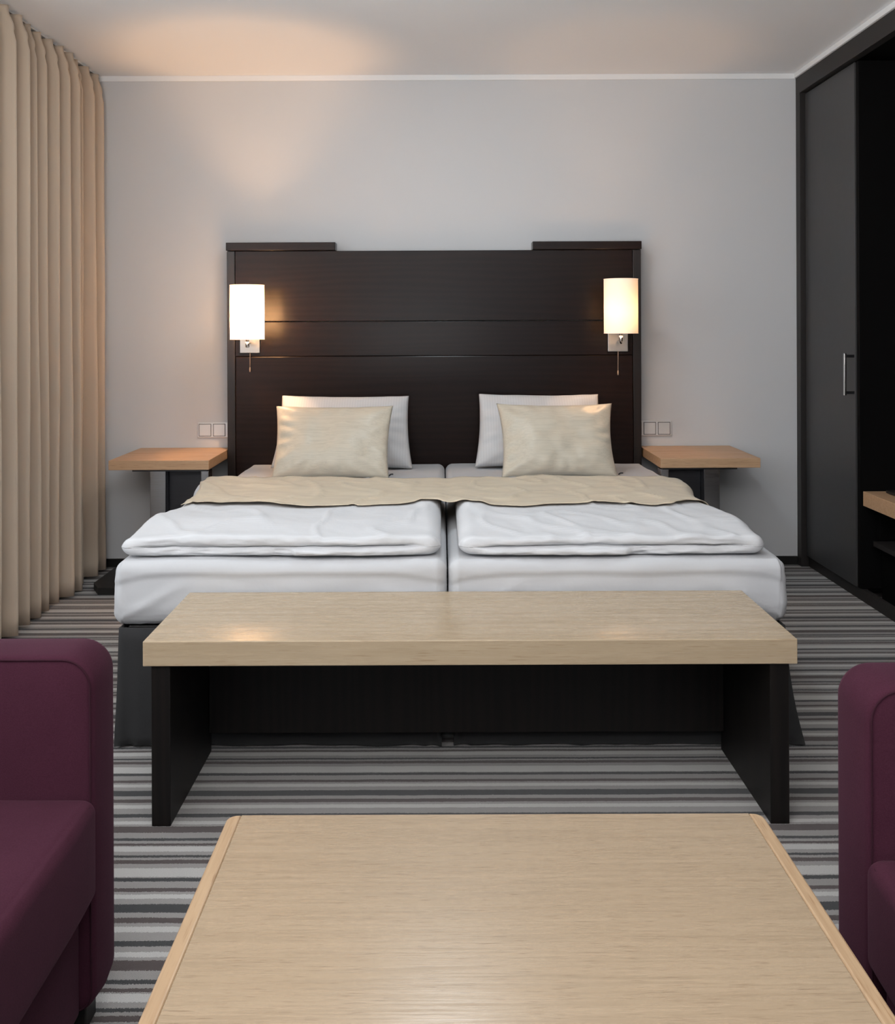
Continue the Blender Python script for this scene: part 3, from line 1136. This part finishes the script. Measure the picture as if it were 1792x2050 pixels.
# ------------------------------------------------------------------ armchairs
def arm_mesh(x0, x1, y0, y1, z0, z1, inner):
    """upholstered slab: rounded in the XZ plane, inner face panel slightly puffed"""
    pts = []
    rr = {'tr': 0.052, 'tl': 0.05, 'bl': 0.012, 'br': 0.035}
    n = 10
    for (cx, cz, a0, r) in ((x1 - rr['tr'], z1 - rr['tr'], 0, rr['tr']), (x0 + rr['tl'], z1 - rr['tl'], 90, rr['tl']), (x0 + rr['bl'], z0 + rr['bl'], 180, rr['bl']), (x1 - rr['br'], z0 + rr['br'], 270, rr['br'])):
        for k in range(n + 1):
            a = R(a0 + 90 * k / n)
            pts.append(Vector((cx + r * math.cos(a), 0, cz + r * math.sin(a))))
    # resample long edges
    res = []
    for a, b in zip(pts, pts[1:] + pts[:1]):
        L = (b - a).length
        m = max(1, int(L / 0.05))
        for k in range(m):
            res.append(a + (b - a) * k / m)
    cxz = Vector(((x0 + x1) / 2, 0, (z0 + z1) / 2))
    N = len(res)
    nrm = []
    for i in range(N):
        t = (res[(i + 1) % N] - res[i - 1]).normalized()
        nn = Vector((t.z, 0, -t.x))
        if nn.dot(res[i] - cxz) < 0:
            nn = -nn
        nrm.append(nn)
    th = y1 - y0
    rows = []
    # (offset inwards, y fraction)
    sec = [(0.45, 0.0, 0.010), (0.25, 0.0, 0.009), (0.12, 0.0, 0.007), (0.05, 0.0, 0.004), (0.018, 0.0, 0.001), (0.006, 0.0, -0.002), (0.0015, 0.05, 0), (0.0, 0.12, 0), (-0.004, 0.5, 0), (0.0, 0.88, 0), (0.0015, 0.95, 0), (0.006, 1.0, -0.002), (0.018, 1.0, 0.001), (0.05, 1.0, 0.004), (0.12, 1.0, 0.007), (0.25, 1.0, 0.009), (0.45, 1.0, 0.010)]
    for (off, fy, puff) in sec:
        row = []
        for p, nn in zip(res, nrm):
            if off > 0.03:
                k = off / 0.45
                q = p + (cxz - p) * (k * 0.85 + 0.06)
            else:
                q = p - nn * off
            yv = y0 + th * fy + (puff if fy > 0.5 else -puff) * (1 if fy in (0.0, 1.0) else 0)
            row.append(Vector((q.x, yv, q.z)))
        row.append(row[0].copy())
        rows.append(row)
    bm, V = grid_mesh(rows)
    bmesh.ops.remove_doubles(bm, verts=bm.verts, dist=1e-5)
    es = [e for e in bm.edges if e.is_boundary]
    bmesh.ops.holes_fill(bm, edges=es, sides=0)
    seam = []
    yi = y0 if inner < 0 else y1
    for p, nn in zip(res, nrm):
        q = p - nn * 0.0055
        seam.append((q.x, yi + (-0.0005 if inner < 0 else 0.0005), q.z))
    return bm, seam


def armchair(label, loc, rz, seat_z, zt, thick, W=0.74, D=0.80):
    """local frame: faces +x, front plane of the arms at x=0, far arm's outer face at y=0, chair extends to -x and -y"""
    t = thing('armchair', label, 'armchair', loc, 'purple armchairs at the coffee table', rz)
    flip = rz != 0
    ys = [(-thick, 0.0, -1), (-W, -W + thick, 1)] if not flip else [(0.0, thick, 1), (W - thick, W, -1)]
    for (a, b, inn) in ys:
        bm, seam = arm_mesh(-D, 0.0, a, b, 0.05, zt, inn)
        ar = link('arm', bm, MT['purple'], t, True)
        link('seam', tube(seam, 0.0016, 6, closed=True), MT['seam'], ar, True)
    ya, yb_ = (-W + thick + .002, -thick - .002) if not flip else (thick + .002, W - thick - .002)
    cy = (ya + yb_) / 2
    wy = yb_ - ya

    def puff(p, n):
        o = 0.0
        if n.z > 0.5:
            o += 0.012 * (1 - (2 * p.y / wy) ** 2) * (1 - (2 * p.x / 0.66) ** 2) * n.z
        if n.x > 0.5:
            o += 0.006 * (1 - (2 * p.y / wy) ** 4) * n.x
        return p + n * o
    st = 0.165
    cu_ = link('seat_cushion', soft_box(0.66, wy, st, 0.022, (14, 12, 6), 5, puff), MT['purple'], t, True)
    cu_.location = (0.008 - 0.33, cy, seat_z - st / 2 - 0.006)
    hx, hy, hz = 0.33 - 0.008, wy / 2 - 0.008, st / 2 - 0.0075
    lp = []
    for (cx_, cy_, a0) in ((hx - .02, hy - .02, 0), (-hx + .02, hy - .02, 90), (-hx + .02, -hy + .02, 180), (hx - .02, -hy + .02, 270)):
        for k in range(5):
            a = R(a0 + 90 * k / 4)
            lp.append((cx_ + .0225 * math.cos(a), cy_ + .0225 * math.sin(a), hz + 0.0005))
    link('seam', tube(lp, 0.0018, 6, closed=True), MT['seam'], cu_, True)
    bs = link('base', soft_box(0.74, wy, seat_z - st - 0.06, 0.012, (6, 6, 4), 3), MT['purple'], t, True)
    bs.location = (-0.37 - 0.022, cy, 0.05 + (seat_z - st - 0.06) / 2)
    bk = link('backrest', soft_box(0.15, wy, zt - 0.06, 0.04, (4, 10, 8), 5), MT['purple'], t, True)
    bk.location = (-D + 0.076, cy, 0.05 + (zt - 0.06) / 2)
    for fx in (-0.045, -D + 0.06):
        for (a, b, inn) in ys:
            c_ = (a + b) / 2
            link('foot', box(fx - 0.02, fx + 0.02, c_ - 0.025, c_ + 0.025, 0.0, 0.055, 0.003), MT['black_wood'], t)
    return t


armchair('purple upholstered armchair on the curtain side of the coffee table', (-0.576, 1.737, 0), 0, 0.418, 0.640, 0.107)
armchair('purple upholstered armchair on the wardrobe side of the coffee table', (0.641, 1.615, 0), math.pi, 0.388, 0.634, 0.122)

# ------------------------------------------------------------------ ceiling lamp above the seating (just out of view, lights the table)
cl = thing('ceiling_lamp', 'flat round white ceiling lamp above the bench', 'lamp', (0.0, 3.40, H))
bm, rings = lathe([(0.17, 0.0), (0.17, -0.03), (0.16, -0.036)], 40)
link('housing', bm, MT['white_plastic'], cl, True)
bm, rings = lathe([(0.161, -0.034), (0.13, -0.046), (0.08, -0.052), (0.001, -0.053)], 40)
link('diffuser', bm, MT['ceiling_lamp'], cl, True)
